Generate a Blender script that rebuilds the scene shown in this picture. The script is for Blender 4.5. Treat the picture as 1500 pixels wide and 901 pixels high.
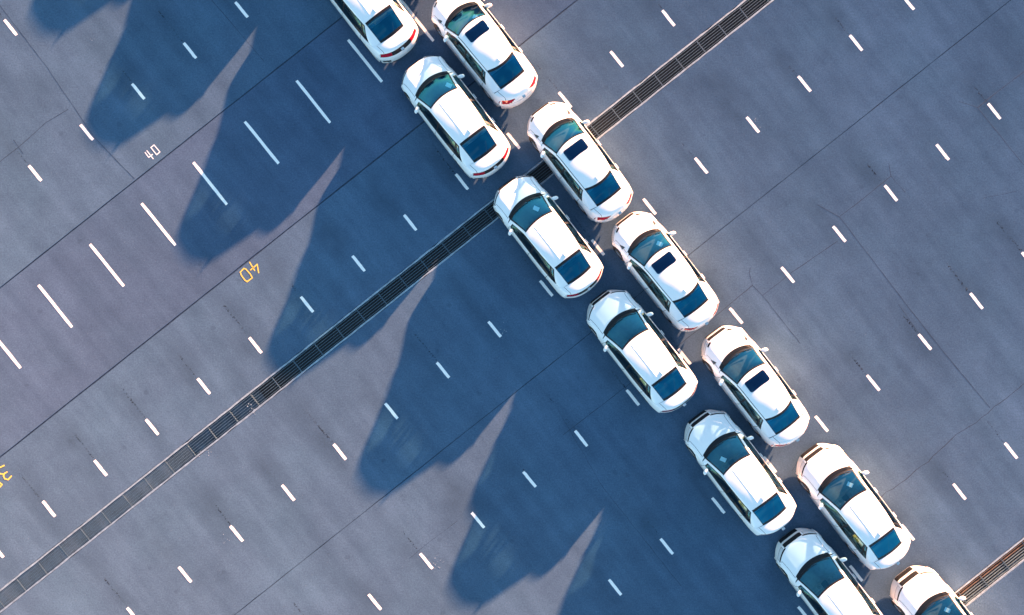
import bpy, bmesh, math, random
from mathutils import Vector, Matrix
import numpy as np

random.seed(7)
S = 41.5                      # photograph pixels per metre on the ground
H = 28.0                      # height of the camera over the ground
sc = bpy.context.scene
for o in list(bpy.data.objects):
    bpy.data.objects.remove(o)

# ------------------------------------------------------------------ camera
cam_d = bpy.data.cameras.new("camera")
cam = bpy.data.objects.new("camera", cam_d)
sc.collection.objects.link(cam)
cam.location = (0, 0, H)
cam_d.sensor_width = 36
cam_d.lens = 36 * H / (1500 / S)
cam_d.clip_end = 2000
sc.camera = cam

# ------------------------------------------------------------------ sky, sun
SUN_EL = math.radians(7.9)
SUN_AZ = math.radians(36.5)          # clockwise from +Y
SUN_STRENGTH = 5.0
SUN_COLOR = (1.0, 0.47, 0.25)
SKY_STRENGTH = 0.060
SKY_TINT = (1.0, 1.05, 0.97)
EXPOSURE = 3.5
w = bpy.data.worlds.new("World")
sc.world = w
w.use_nodes = True
nt = w.node_tree
nt.nodes.clear()
sky = nt.nodes.new("ShaderNodeTexSky")
sky.sky_type = 'NISHITA'
sky.sun_disc = False
sky.sun_elevation = SUN_EL
sky.sun_rotation = SUN_AZ
sky.air_density = 1.0
sky.dust_density = 0.6
sky.ozone_density = 2.2
tint = nt.nodes.new("ShaderNodeMix")
tint.data_type = 'RGBA'
tint.blend_type = 'MULTIPLY'
tint.inputs[0].default_value = 1.0
tint.inputs[7].default_value = (*SKY_TINT, 1)
bg = nt.nodes.new("ShaderNodeBackground")
bg.inputs[1].default_value = SKY_STRENGTH
wo = nt.nodes.new("ShaderNodeOutputWorld")
nt.links.new(sky.outputs[0], tint.inputs[6])
# thin high cloud, the same all over the sky; it shows in the car windows
tcw = nt.nodes.new("ShaderNodeTexCoord")
sepw = nt.nodes.new("ShaderNodeSeparateXYZ")
nt.links.new(tcw.outputs['Generated'], sepw.inputs[0])
def wmath(op, a, b):
    x = nt.nodes.new("ShaderNodeMath")
    x.operation = op
    for i_, q_ in enumerate((a, b)):
        if isinstance(q_, (int, float)):
            x.inputs[i_].default_value = q_
        else:
            nt.links.new(q_, x.inputs[i_])
    return x.outputs[0]
den = wmath('ADD', wmath('MAXIMUM', sepw.outputs[2], 0.0), 0.18)
comb = nt.nodes.new("ShaderNodeCombineXYZ")
nt.links.new(wmath('DIVIDE', sepw.outputs[0], den), comb.inputs[0])
nt.links.new(wmath('DIVIDE', sepw.outputs[1], den), comb.inputs[1])
cl = nt.nodes.new("ShaderNodeTexNoise")
cl.inputs['Scale'].default_value = 2.6
cl.inputs['Detail'].default_value = 6
cl.inputs['Roughness'].default_value = 0.6
cl.inputs['Distortion'].default_value = 0.6
nt.links.new(comb.outputs[0], cl.inputs['Vector'])
clr = nt.nodes.new("ShaderNodeMapRange")
clr.inputs[1].default_value = 0.48
clr.inputs[2].default_value = 0.72
clr.inputs[4].default_value = 0.4
nt.links.new(cl.outputs['Fac'], clr.inputs[0])
clm = nt.nodes.new("ShaderNodeMix")
clm.data_type = 'RGBA'
nt.links.new(clr.outputs[0], clm.inputs[0])
nt.links.new(tint.outputs[2], clm.inputs[6])
clm.inputs[7].default_value = (1.9, 2.3, 2.5, 1)
nt.links.new(clm.outputs[2], bg.inputs[0])
nt.links.new(bg.outputs[0], wo.inputs[0])

sun_d = bpy.data.lights.new("sun", 'SUN')
sun = bpy.data.objects.new("sun", sun_d)
sc.collection.objects.link(sun)
sun_d.energy = SUN_STRENGTH
sun_d.angle = math.radians(0.6)
sun_d.color = SUN_COLOR
sdir = Vector((math.sin(SUN_AZ) * math.cos(SUN_EL), math.cos(SUN_AZ) * math.cos(SUN_EL), math.sin(SUN_EL)))
sun.rotation_euler = (-sdir).to_track_quat('-Z', 'Y').to_euler()
sun.location = sdir * 60

vs = sc.view_settings
vs.view_transform = 'Standard'
vs.look = 'None'
vs.exposure = EXPOSURE
vs.gamma = 1.0

# ------------------------------------------------------------------ materials
def new_mat(name):
    m = bpy.data.materials.new(name)
    m.use_nodes = True
    n = m.node_tree
    n.nodes.clear()
    out = n.nodes.new("ShaderNodeOutputMaterial")
    return m, n, out

def nd(n, t, **kw):
    x = n.nodes.new(t)
    for k, v in kw.items():
        setattr(x, k, v)
    return x

def val(n, op, a, b=None, c=None):
    x = nd(n, "ShaderNodeMath", operation=op)
    for i, q in enumerate((a, b, c)):
        if q is None:
            continue
        if isinstance(q, (int, float)):
            x.inputs[i].default_value = q
        else:
            n.links.new(q, x.inputs[i])
    return x.outputs[0]

def mixc(n, f, a, b, mode='MIX'):
    x = nd(n, "ShaderNodeMix", data_type='RGBA', blend_type=mode)
    for i, q in ((0, f), (6, a), (7, b)):
        if isinstance(q, (int, float)):
            x.inputs[i].default_value = q
        elif isinstance(q, tuple):
            x.inputs[i].default_value = (*q[:3], 1)
        else:
            n.links.new(q, x.inputs[i])
    return x.outputs[2]

def noise(n, vec, scale, detail=3, rough=0.55):
    x = nd(n, "ShaderNodeTexNoise")
    x.inputs['Scale'].default_value = scale
    x.inputs['Detail'].default_value = detail
    x.inputs['Roughness'].default_value = rough
    n.links.new(vec, x.inputs['Vector'])
    return x.outputs['Fac']

def ramp(n, f, lo, hi):
    x = nd(n, "ShaderNodeMapRange")
    x.inputs[1].default_value = lo
    x.inputs[2].default_value = hi
    n.links.new(f, x.inputs[0])
    return x.outputs[0]

def principled(name, col, rough=0.5, metal=0.0, coat=0.0, spec=0.5, var=0.0, var_scale=8.0):
    m, n, out = new_mat(name)
    p = nd(n, "ShaderNodeBsdfPrincipled")
    p.inputs['Base Color'].default_value = (*col, 1)
    p.inputs['Roughness'].default_value = rough
    p.inputs['Metallic'].default_value = metal
    p.inputs['Coat Weight'].default_value = coat
    p.inputs['Coat Roughness'].default_value = 0.04
    p.inputs['Specular IOR Level'].default_value = spec
    if var:
        tc = nd(n, "ShaderNodeTexCoord")
        f = noise(n, tc.outputs['Object'], var_scale, 4)
        c = mixc(n, ramp(n, f, 0.3, 0.7), tuple(x * (1 - var) for x in col), tuple(min(1, x * (1 + var)) for x in col))
        n.links.new(c, p.inputs['Base Color'])
        r = nd(n, "ShaderNodeMapRange")
        n.links.new(f, r.inputs[0])
        r.inputs[3].default_value = rough * 0.8
        r.inputs[4].default_value = min(1, rough * 1.25)
        n.links.new(r.outputs[0], p.inputs['Roughness'])
    n.links.new(p.outputs[0], out.inputs[0])
    return m

EX, EY = 0.784, 0.621          # direction of the kerbside joints on the ground
BAY, E0 = 2.325, 10.67         # bay pitch and offset along that direction
LINE_F = [18.74, 14.17, 4.58, -0.22, -5.14, -10.0, -14.9]

def asphalt(name, col, seed=0.0, stain=1.0):
    m, n, out = new_mat(name)
    geo = nd(n, "ShaderNodeNewGeometry")
    pos = geo.outputs['Position']
    mp = nd(n, "ShaderNodeMapping")
    mp.inputs['Location'].default_value = (seed, seed * 1.7, 0)
    n.links.new(pos, mp.inputs['Vector'])
    v = mp.outputs[0]
    grain = noise(n, v, 55, 2, 0.7)
    grit = noise(n, v, 17, 3, 0.7)
    mid = noise(n, v, 1.1, 5, 0.62)
    big = noise(n, v, 0.16, 4, 0.55)
    c = mixc(n, ramp(n, big, 0.3, 0.7), tuple(x * 0.9 for x in col), tuple(x * 1.12 for x in col))
    hue = noise(n, v, 0.33, 2, 0.5)
    c = mixc(n, val(n, 'MULTIPLY', ramp(n, hue, 0.45, 0.75), 0.22), c, (col[0] * 0.86, col[1] * 1.04, col[2] * 0.97))
    c = mixc(n, 1.0, c, mixc(n, ramp(n, mid, 0.25, 0.75), (0.86, 0.86, 0.87), (1.1, 1.1, 1.09)), 'MULTIPLY')
    c = mixc(n, 1.0, c, mixc(n, ramp(n, grain, 0.3, 0.7), (0.78, 0.78, 0.78), (1.2, 1.2, 1.2)), 'MULTIPLY')
    c = mixc(n, 1.0, c, mixc(n, ramp(n, grit, 0.3, 0.7), (0.82, 0.82, 0.82), (1.17, 1.17, 1.17)), 'MULTIPLY')
    # light specks of stone
    vor = nd(n, "ShaderNodeTexVoronoi")
    vor.inputs['Scale'].default_value = 6.0
    n.links.new(v, vor.inputs['Vector'])
    speck = val(n, 'MULTIPLY', val(n, 'LESS_THAN', vor.outputs['Distance'], 0.05), 0.35)
    c = mixc(n, speck, c, (0.3, 0.3, 0.3))
    # oil and tyre dirt left in the bays: long soft patches in line with the bay marks
    sep = nd(n, "ShaderNodeSeparateXYZ")
    n.links.new(pos, sep.inputs[0])
    e = val(n, 'ADD', val(n, 'MULTIPLY', sep.outputs[0], EX), val(n, 'MULTIPLY', sep.outputs[1], EY))
    f = val(n, 'ADD', val(n, 'MULTIPLY', sep.outputs[0], -EY), val(n, 'MULTIPLY', sep.outputs[1], EX))
    # wheels and water leave long faint streaks down the length of the bays
    st = nd(n, "ShaderNodeCombineXYZ")
    n.links.new(val(n, 'MULTIPLY', e, 1.5), st.inputs[0])
    n.links.new(val(n, 'MULTIPLY', f, 0.16), st.inputs[1])
    st.inputs[2].default_value = seed
    c = mixc(n, 1.0, c, mixc(n, ramp(n, noise(n, st.outputs[0], 1.0, 5, 0.6), 0.3, 0.7), (0.84, 0.85, 0.86), (1.12, 1.11, 1.1)), 'MULTIPLY')
    # oil drips
    vo = nd(n, "ShaderNodeTexVoronoi")
    vo.inputs['Scale'].default_value = 0.8
    n.links.new(v, vo.inputs['Vector'])
    rag = val(n, 'MULTIPLY', val(n, 'SUBTRACT', noise(n, v, 9, 3, 0.6), 0.5), 0.10)
    c = mixc(n, val(n, 'MULTIPLY', ramp(n, val(n, 'ADD', vo.outputs['Distance'], rag), 0.085, 0.05), 0.24), c, tuple(x * 0.4 for x in col))
    # old spills and tyre scuffs, scattered
    sp = ramp(n, noise(n, v, 0.85, 6, 0.72), 0.62, 0.74)
    c = mixc(n, val(n, 'MULTIPLY', sp, 0.28), c, tuple(x * 0.4 for x in col))
    sp2 = ramp(n, noise(n, mp.outputs[0], 2.9, 6, 0.75), 0.66, 0.76)
    c = mixc(n, val(n, 'MULTIPLY', sp2, 0.22), c, tuple(x * 1.9 for x in col))
    wob = val(n, 'MULTIPLY', val(n, 'SUBTRACT', noise(n, v, 0.9, 3), 0.5), 0.9)
    u = val(n, 'ABSOLUTE', val(n, 'SUBTRACT', val(n, 'FRACT', val(n, 'DIVIDE', val(n, 'ADD', val(n, 'ADD', e, wob), -E0 + 0.12), BAY)), 0.5))
    um = ramp(n, u, 0.22, 0.5)
    vv = val(n, 'ABSOLUTE', val(n, 'SUBTRACT', val(n, 'FRACT', val(n, 'DIVIDE', val(n, 'ADD', val(n, 'ADD', f, wob), 1.9 + 0.0), 4.93)), 0.5))
    vm = ramp(n, vv, 0.42, 0.1)
    sm = val(n, 'MULTIPLY', val(n, 'MULTIPLY', um, vm), ramp(n, noise(n, v, 0.5, 4), 0.32, 0.62))
    c = mixc(n, val(n, 'MULTIPLY', sm, 0.45 * stain), c, tuple(x * 0.45 for x in col))
    d = nd(n, "ShaderNodeBsdfDiffuse")
    d.inputs['Roughness'].default_value = 1.0
    n.links.new(c, d.inputs['Color'])
    bmp = nd(n, "ShaderNodeBump")
    bmp.inputs['Strength'].default_value = 0.6
    bmp.inputs['Distance'].default_value = 0.0055
    n.links.new(val(n, 'ADD', grain, val(n, 'MULTIPLY', grit, 0.8)), bmp.inputs['Height'])
    n.links.new(bmp.outputs[0], d.inputs['Normal'])
    n.links.new(d.outputs[0], out.inputs[0])
    return m

def glass(name, tintc, f0=0.06, gcol=(1, 1, 1)):
    """clear pane: a coated surface that mirrors the sky, and tinted light passing through"""
    m, n, out = new_mat(name)
    lw = nd(n, "ShaderNodeLayerWeight")
    lw.inputs[0].default_value = 0.5
    p5 = val(n, 'POWER', lw.outputs['Facing'], 5.0)
    f = val(n, 'ADD', val(n, 'MULTIPLY', p5, 0.95 - f0), f0)
    t = nd(n, "ShaderNodeBsdfTransparent")
    t.inputs[0].default_value = (*tintc, 1)
    g = nd(n, "ShaderNodeBsdfGlossy")
    g.inputs['Roughness'].default_value = 0.03
    n.links.new(mixc(n, p5, gcol, (1.0, 1.0, 1.0)), g.inputs[0])
    mx = nd(n, "ShaderNodeMixShader")
    n.links.new(f, mx.inputs[0])
    n.links.new(t.outputs[0], mx.inputs[1])
    n.links.new(g.outputs[0], mx.inputs[2])
    n.links.new(mx.outputs[0], out.inputs[0])
    return m

def road_paint(name, col, wear=0.35):
    m, n, out = new_mat(name)
    geo = nd(n, "ShaderNodeNewGeometry")
    v = geo.outputs['Position']
    a = noise(n, v, 22, 4, 0.7)
    b = noise(n, v, 2.0, 2)
    k = ramp(n, val(n, 'ADD', a, val(n, 'MULTIPLY', b, 0.5)), 0.95, 1.1)
    c = mixc(n, val(n, 'MULTIPLY', k, wear), col, (0.12, 0.12, 0.12))
    d = nd(n, "ShaderNodeBsdfDiffuse")
    d.inputs['Roughness'].default_value = 0.6
    n.links.new(c, d.inputs[0])
    n.links.new(d.outputs[0], out.inputs[0])
    return m

def worn_residue(name):
    m, n, out = new_mat(name)
    geo = nd(n, "ShaderNodeNewGeometry")
    a = noise(n, geo.outputs['Position'], 13, 3, 0.6)
    b = noise(n, geo.outputs['Position'], 1.3, 2, 0.6)
    k = val(n, 'MULTIPLY', ramp(n, a, 0.5, 0.58), ramp(n, b, 0.35, 0.6))
    d = nd(n, "ShaderNodeBsdfDiffuse")
    c = mixc(n, val(n, 'GREATER_THAN', noise(n, geo.outputs['Position'], 31, 1), 0.66), (0.016, 0.018, 0.024), (0.24, 0.24, 0.25))
    n.links.new(c, d.inputs[0])
    t = nd(n, "ShaderNodeBsdfTransparent")
    mx = nd(n, "ShaderNodeMixShader")
    n.links.new(val(n, 'MULTIPLY', k, 0.28), mx.inputs[0])
    n.links.new(t.outputs[0], mx.inputs[1])
    n.links.new(d.outputs[0], mx.inputs[2])
    n.links.new(mx.outputs[0], out.inputs[0])
    return m

M = {}
ASP = (0.074, 0.131, 0.214)
M['asphalt'] = asphalt("asphalt_bays", ASP)
M['asphalt_lane'] = asphalt("asphalt_lane", (0.071, 0.118, 0.200), 31.0, 0.35)
M['asphalt_outer'] = asphalt("asphalt_outer", (0.075, 0.133, 0.216), 77.0)
M['subgrade'] = principled("subgrade", (0.02, 0.02, 0.022), 0.95, var=0.3)
M['line'] = road_paint("white_road_paint", (0.80, 0.80, 0.80), 0.4)
M['yellow'] = road_paint("yellow_road_paint", (0.72, 0.5, 0.1), 0.5)
M['white_thin'] = road_paint("thin_white_road_paint", (0.7, 0.7, 0.72), 0.5)
M['residue'] = worn_residue("removed_line_residue")
M['tar'] = principled("tar_seal", (0.034, 0.054, 0.088), 0.95, spec=0.1, var=0.3)
M['filler'] = principled("joint_bitumen", (0.030, 0.048, 0.078), 0.95, spec=0.1, var=0.3)
M['concrete'] = principled("pale_concrete", (0.185, 0.25, 0.315), 0.9, var=0.3, var_scale=6)
M['steel'] = principled("galvanised_steel", (0.062, 0.110, 0.155), 0.8, metal=0.0, var=0.25, var_scale=12)
M['rust'] = principled("rusty_steel", (0.080, 0.062, 0.055), 0.85, var=0.5, var_scale=5)
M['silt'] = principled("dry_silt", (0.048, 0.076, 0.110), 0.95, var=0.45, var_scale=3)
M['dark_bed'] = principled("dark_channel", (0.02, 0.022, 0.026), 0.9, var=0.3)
M['paint'] = principled("white_car_paint", (0.73, 0.735, 0.75), 0.30, coat=0.7, spec=0.4)
M['black'] = principled("black_plastic", (0.010, 0.012, 0.016), 0.6, spec=0.2)
M['frit'] = principled("black_glass_border", (0.008, 0.010, 0.014), 0.35, spec=0.25)
M['rubber'] = principled("tyre_rubber", (0.02, 0.02, 0.02), 0.85)
M['alloy'] = principled("alloy_rim", (0.45, 0.45, 0.47), 0.3, metal=0.9)
M['chrome'] = principled("chrome", (0.7, 0.7, 0.7), 0.12, metal=1.0)
M['red'] = principled("red_lamp_lens", (0.36, 0.006, 0.02), 0.12, coat=1.0)
M['lens'] = principled("clear_lamp_lens", (0.55, 0.57, 0.60), 0.08, coat=1.0)
M['inner'] = principled("dark_interior", (0.050, 0.054, 0.060), 0.7, var=0.25)
M['fabric'] = principled("seat_fabric", (0.13, 0.13, 0.14), 0.85, var=0.3, var_scale=14)
M['cover'] = principled("plastic_seat_cover", (0.50, 0.52, 0.54), 0.25, spec=0.6)
M['film'] = principled("yellow_film", (0.62, 0.52, 0.12), 0.4)
M['paper'] = principled("white_paper", (0.75, 0.75, 0.75), 0.7)
M['wind_glass'] = glass("windshield_glass", (0.58, 0.82, 0.90), 0.13, (0.14, 0.72, 1.0))
M['side_glass'] = glass("side_glass", (0.36, 0.50, 0.54), 0.09, (0.4, 0.85, 1.0))
M['rear_glass'] = glass("rear_glass", (0.10, 0.26, 0.34), 0.19, (0.03, 0.50, 0.90))
M['sunroof_glass'] = glass("sunroof_glass", (0.03, 0.05, 0.07), 0.10, (0.12, 0.45, 1.0))

# ------------------------------------------------------------------ helpers
COL = sc.collection
def link(name, mesh, parent=None, loc=None):
    o = bpy.data.objects.new(name, mesh)
    COL.objects.link(o)
    if parent is not None:
        o.parent = parent
    if loc is not None:
        o.location = loc
    return o

def empty(name, loc=(0, 0, 0), rz=0.0):
    o = bpy.data.objects.new(name, None)
    COL.objects.link(o)
    o.location = loc
    o.rotation_euler = (0, 0, rz)
    o.empty_display_size = 0.3
    return o

def mesh_from(name, verts, faces, mats, fmat=None, smooth=False):
    me = bpy.data.meshes.new(name)
    me.from_pydata([tuple(v) for v in verts], [], faces)
    for m in (mats if isinstance(mats, (list, tuple)) else [mats]):
        me.materials.append(m)
    if fmat:
        for p, i in zip(me.polygons, fmat):
            p.material_index = i
    if smooth:
        for p in me.polygons:
            p.use_smooth = True
    me.update()
    return me

class MB:
    """collects simple shapes into one mesh"""
    def __init__(s):
        s.v, s.f, s.m = [], [], []
    def box(s, lo, hi, mi=0, mat=None):
        b = len(s.v)
        for z in (lo[2], hi[2]):
            for x, y in ((lo[0], lo[1]), (hi[0], lo[1]), (hi[0], hi[1]), (lo[0], hi[1])):
                p = Vector((x, y, z))
                s.v.append(mat @ p if mat else p)
        for q in ((0, 3, 2, 1), (4, 5, 6, 7), (0, 1, 5, 4), (1, 2, 6, 5), (2, 3, 7, 6), (3, 0, 4, 7)):
            s.f.append(tuple(b + i for i in q))
            s.m.append(mi)
    def prism(s, pts, z0, z1, mi=0):
        b = len(s.v)
        k = len(pts)
        for z in (z0, z1):
            for p in pts:
                s.v.append(Vector((p[0], p[1], z)))
        s.f.append(tuple(b + k + i for i in range(k)))
        s.m.append(mi)
        for i in range(k):
            j = (i + 1) % k
            s.f.append((b + i, b + j, b + k + j, b + k + i))
            s.m.append(mi)
    def tube(s, pts, r, n=6, mi=0, closed=False):
        b = len(s.v)
        k = len(pts)
        P = [Vector(p) for p in pts]
        for i in range(k):
            if closed:
                t = P[(i + 1) % k] - P[i - 1]
            else:
                t = P[min(i + 1, k - 1)] - P[max(i - 1, 0)]
            t.normalize()
            up = Vector((0, 0, 1)) if abs(t.z) < 0.9 else Vector((1, 0, 0))
            a = t.cross(up).normalized()
            c = a.cross(t)
            for j in range(n):
                th = 2 * math.pi * j / n
                s.v.append(P[i] + r * (math.cos(th) * a + math.sin(th) * c))
        for i in range(k if closed else k - 1):
            i2 = (i + 1) % k
            for j in range(n):
                j2 = (j + 1) % n
                s.f.append((b + i * n + j, b + i * n + j2, b + i2 * n + j2, b + i2 * n + j))
                s.m.append(mi)
    def lathe(s, prof, n, mi=0, centre=(0, 0, 0)):
        """prof: (radius, y) revolved about the y axis"""
        b = len(s.v)
        k = len(prof)
        for i in range(n):
            th = 2 * math.pi * i / n
            for r, y in prof:
                s.v.append(Vector((centre[0] + r * math.cos(th), centre[1] + y, centre[2] + r * math.sin(th))))
        for i in range(n):
            i2 = (i + 1) % n
            for j in range(k - 1):
                s.f.append((b + i * k + j, b + i * k + j + 1, b + i2 * k + j + 1, b + i2 * k + j))
                s.m.append(mi)
    def mesh(s, name, mats, smooth=False):
        me = mesh_from(name, s.v, s.f, mats, s.m, smooth)
        bm = bmesh.new()
        bm.from_mesh(me)
        bmesh.ops.recalc_face_normals(bm, faces=bm.faces)
        bm.to_mesh(me)
        bm.free()
        return me

def part(name, mb, mats, parent, smooth=False, bevel=0.0, angle=None):
    me = mb.mesh(name, mats, smooth) if isinstance(mb, MB) else mb
    if bevel:
        bm = bmesh.new()
        bm.from_mesh(me)
        bmesh.ops.bevel(bm, geom=list(bm.edges), offset=bevel, segments=2, affect='EDGES', profile=0.7)
        bm.to_mesh(me)
        bm.free()
        for p in me.polygons:
            p.use_smooth = True
        me.set_sharp_from_angle(angle=math.radians(50))
    return link(name, me, parent)

def children(o):
    return [c for c in bpy.data.objects if c.parent == o]

def W(px, py):
    return Vector(((px - 750) / S, (450.5 - py) / S, 0))

def EF(e, f, z=0.0):
    """ground point from the bay grid: e along the drain, f across it"""
    d = EX * EX + EY * EY
    return Vector(((e * EX - f * EY) / d, (e * EY + f * EX) / d, z))

def toEF(p):
    return (p.x * EX + p.y * EY, -p.x * EY + p.y * EX)

# ------------------------------------------------------------------ the ground
ground = link("ground", mesh_from("ground", [(-450, -450, -0.45), (450, -450, -0.45), (450, 450, -0.45), (-450, 450, -0.45)], [(0, 1, 2, 3)], M['subgrade']))
ground['kind'] = 'structure'
EDGE = 300.0
strips = [(11.788, EDGE, 'asphalt_outer'), (7.103, 11.742, 'asphalt_lane'), (3.43, 7.052, 'asphalt'),
          (-2.412, 2.75, 'asphalt'), (-17.57, -2.436, 'asphalt'), (-EDGE, -18.25, 'asphalt_outer')]
for f0, f1, m in strips:
    # both long edges wander by a few millimetres, as a cut joint does
    mb = MB()
    es = [-EDGE] + [x * 0.5 for x in range(-60, 61)] + [EDGE]
    wav = lambda: random.uniform(-0.006, 0.006)
    lo = [EF(e, f0 + (wav() if abs(e) < 40 else 0)) for e in es]
    hi = [EF(e, f1 + (wav() if abs(e) < 40 else 0)) for e in es]
    b = 0
    V = [p for p in lo] + [p for p in hi] + [p + Vector((0, 0, -0.4)) for p in lo] + [p + Vector((0, 0, -0.4)) for p in hi]
    k = len(es)
    F = []
    for i in range(k - 1):
        F.append((i, i + 1, k + i + 1, k + i))
        F.append((i, 2 * k + i, 2 * k + i + 1, i + 1))
        F.append((k + i, k + i + 1, 3 * k + i + 1, 3 * k + i))
    link("asphalt_panel", mesh_from("asphalt_panel", V, F, M[m]), ground)

# bitumen run into the long joints, a little below the surface
for f0, f1 in ((11.73, 11.80), (7.04, 7.115), (-2.45, -2.40)):
    V = [EF(-EDGE, f0, -0.014), EF(EDGE, f0, -0.014), EF(EDGE, f1, -0.014), EF(-EDGE, f1, -0.014)]
    link("joint_filler", mesh_from("joint_filler", V, [(0, 1, 2, 3)], M['filler']), ground)

# painted bay marks: short dashes where bays meet, one row of long dashes beside the lane
def dash_mesh(length, width, seed):
    rnd = random.Random(seed)
    n = 7
    a, c = [], []
    for i in range(n):
        f = -length / 2 + length * i / (n - 1)
        j = rnd.uniform(-0.004, 0.004)
        a.append((-width / 2 + j, f))
        c.append((width / 2 + rnd.uniform(-0.004, 0.004), f))
    a[0] = (a[0][0] + 0.012, a[0][1] - 0.004)
    c[-1] = (c[-1][0] - 0.010, c[-1][1])
    pts = [(x, y) for x, y in c] + [(x, y) for x, y in reversed(a)]
    mb = MB()
    mb.prism(pts, 0.0, 0.004)
    return mb.mesh("bay_line", M['line'])

ANG = math.atan2(EY, EX)
short_meshes = [dash_mesh(0.69, 0.108, i) for i in range(5)]
long_meshes = [dash_mesh(1.90, 0.108, 50 + i) for i in range(4)]
res_mb = MB()
res_mb.box((-0.035, -0.6, 0), (0.035, 0.6, 0.0015))
res_mesh = res_mb.mesh("worn_line", M['residue'])
def visible(p, mx=20.5, my=13.0):
    return abs(p.x) < mx and abs(p.y) < my
for f in LINE_F:
    for k in range(-30, 31):
        e = E0 + k * BAY + (0.19 if f > 18 else 0)
        p = EF(e, f)
        if not visible(p):
            continue
        o = link("bay_line", random.choice(short_meshes), ground, (p.x, p.y, 0.0))
        o.rotation_euler = (0, 0, ANG + random.uniform(-0.012, 0.012) + (math.pi if random.random() < 0.5 else 0))
        if random.random() < 0.35:
            continue
        ls = random.uniform(0.4, 1.25)
        q = EF(e + random.uniform(-.03, .05), f + 0.38 + 0.6 * ls)
        o = link("worn_line", res_mesh, ground, (q.x, q.y, 0.001))
        o.rotation_euler = (0, 0, ANG + random.uniform(-.03, .03))
        o.scale = (random.uniform(.6, 1.2), ls, 1)
for k in range(-30, 31):
    p = EF(E0 + k * BAY - 0.03, 10.05)
    if visible(p) and k < 2:
        o = link("bay_line", random.choice(long_meshes), ground, (p.x, p.y, 0.0))
        o.rotation_euler = (0, 0, ANG + random.uniform(-0.006, 0.006))

# painted numbers
def strokes(lists, width, closed):
    mb = MB()
    for pts, cl in zip(lists, closed):
        P = [W(*p) for p in pts]
        n = len(P)
        for i in range(n if cl else n - 1):
            a, b = P[i], P[(i + 1) % n]
            d = (b - a).normalized()
            nrm = Vector((-d.y, d.x, 0)) * width / 2
            a2, b2 = a - d * width * 0.4, b + d * width * 0.4
            z = 0.004 + 0.0006 * (i % 4)
            k = len(mb.v)
            mb.v += [Vector((q.x, q.y, z)) for q in (a2 - nrm, b2 - nrm, b2 + nrm, a2 + nrm)]
            mb.f.append((k, k + 1, k + 2, k + 3))
            mb.m.append(0)
    return mb
def scl(o, s, pts):
    return [(o[0] + x / s, o[1] + y / s) for x, y in pts]
white40 = [scl((200, 200), 22.5, q) for q in ([(285, 530), (405, 690), (530, 590)], [(345, 470), (550, 735)], [(475, 365), (580, 280), (770, 510), (665, 605)])]
yel40 = [scl((340, 375), 20.0, q) for q in ([(240, 475), (345, 365), (410, 390), (540, 540), (592, 640), (440, 755), (370, 700), (270, 560)], [(515, 185), (660, 425)], [(545, 410), (735, 245), (778, 490)])]
yel35 = [scl((0, 670), 18.0, q) for q in ([(300, 495), (215, 588), (130, 565), (92, 490), (115, 430), (185, 385)], [(110, 445), (0, 430), (-70, 360), (-20, 275), (110, 215)],
        [(-20, 800), (55, 715), (-70, 610), (-150, 680), (-210, 690), (-270, 620), (-250, 540), (-190, 480), (-130, 470)])]
for nm, st, cl, wd, m, lab in (("painted_number", white40, (0, 0, 1), 0.035, 'white_thin', "white painted number 40"),
                               ("painted_number", yel40, (1, 0, 0), 0.040, 'yellow', "yellow painted number 40"),
                               ("painted_number", yel35, (0, 0, 0), 0.046, 'yellow', "yellow painted number cut off by the photo's left edge")):
    o = part(nm, strokes(st, wd, cl), M[m], ground)
    o['label'] = lab

# cracks and tar joints that do not run right across
def crack(pts, width, jit=0.02, step=0.25):
    P = [W(*p) for p in pts]
    Q = []
    for a, b in zip(P, P[1:]):
        n = max(1, int((b - a).length / step))
        for i in range(n):
            Q.append(a.lerp(b, i / n))
    Q.append(P[-1])
    for i in range(1, len(Q) - 1):
        Q[i] = Q[i] + Vector((random.uniform(-jit, jit), random.uniform(-jit, jit), 0))
    V, F = [], []
    for i, q in enumerate(Q):
        d = (Q[min(i + 1, len(Q) - 1)] - Q[max(i - 1, 0)]).normalized()
        n = Vector((-d.y, d.x, 0)) * width * 0.42 * random.uniform(0.55, 1.3)
        V += [q + n + Vector((0, 0, 0.003)), q - n + Vector((0, 0, 0.003))]
    for i in range(len(Q) - 1):
        F.append((2 * i, 2 * i + 1, 2 * i + 3, 2 * i + 2))
    link("crack", mesh_from("crack", V, F, M['tar']), ground)
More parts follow.
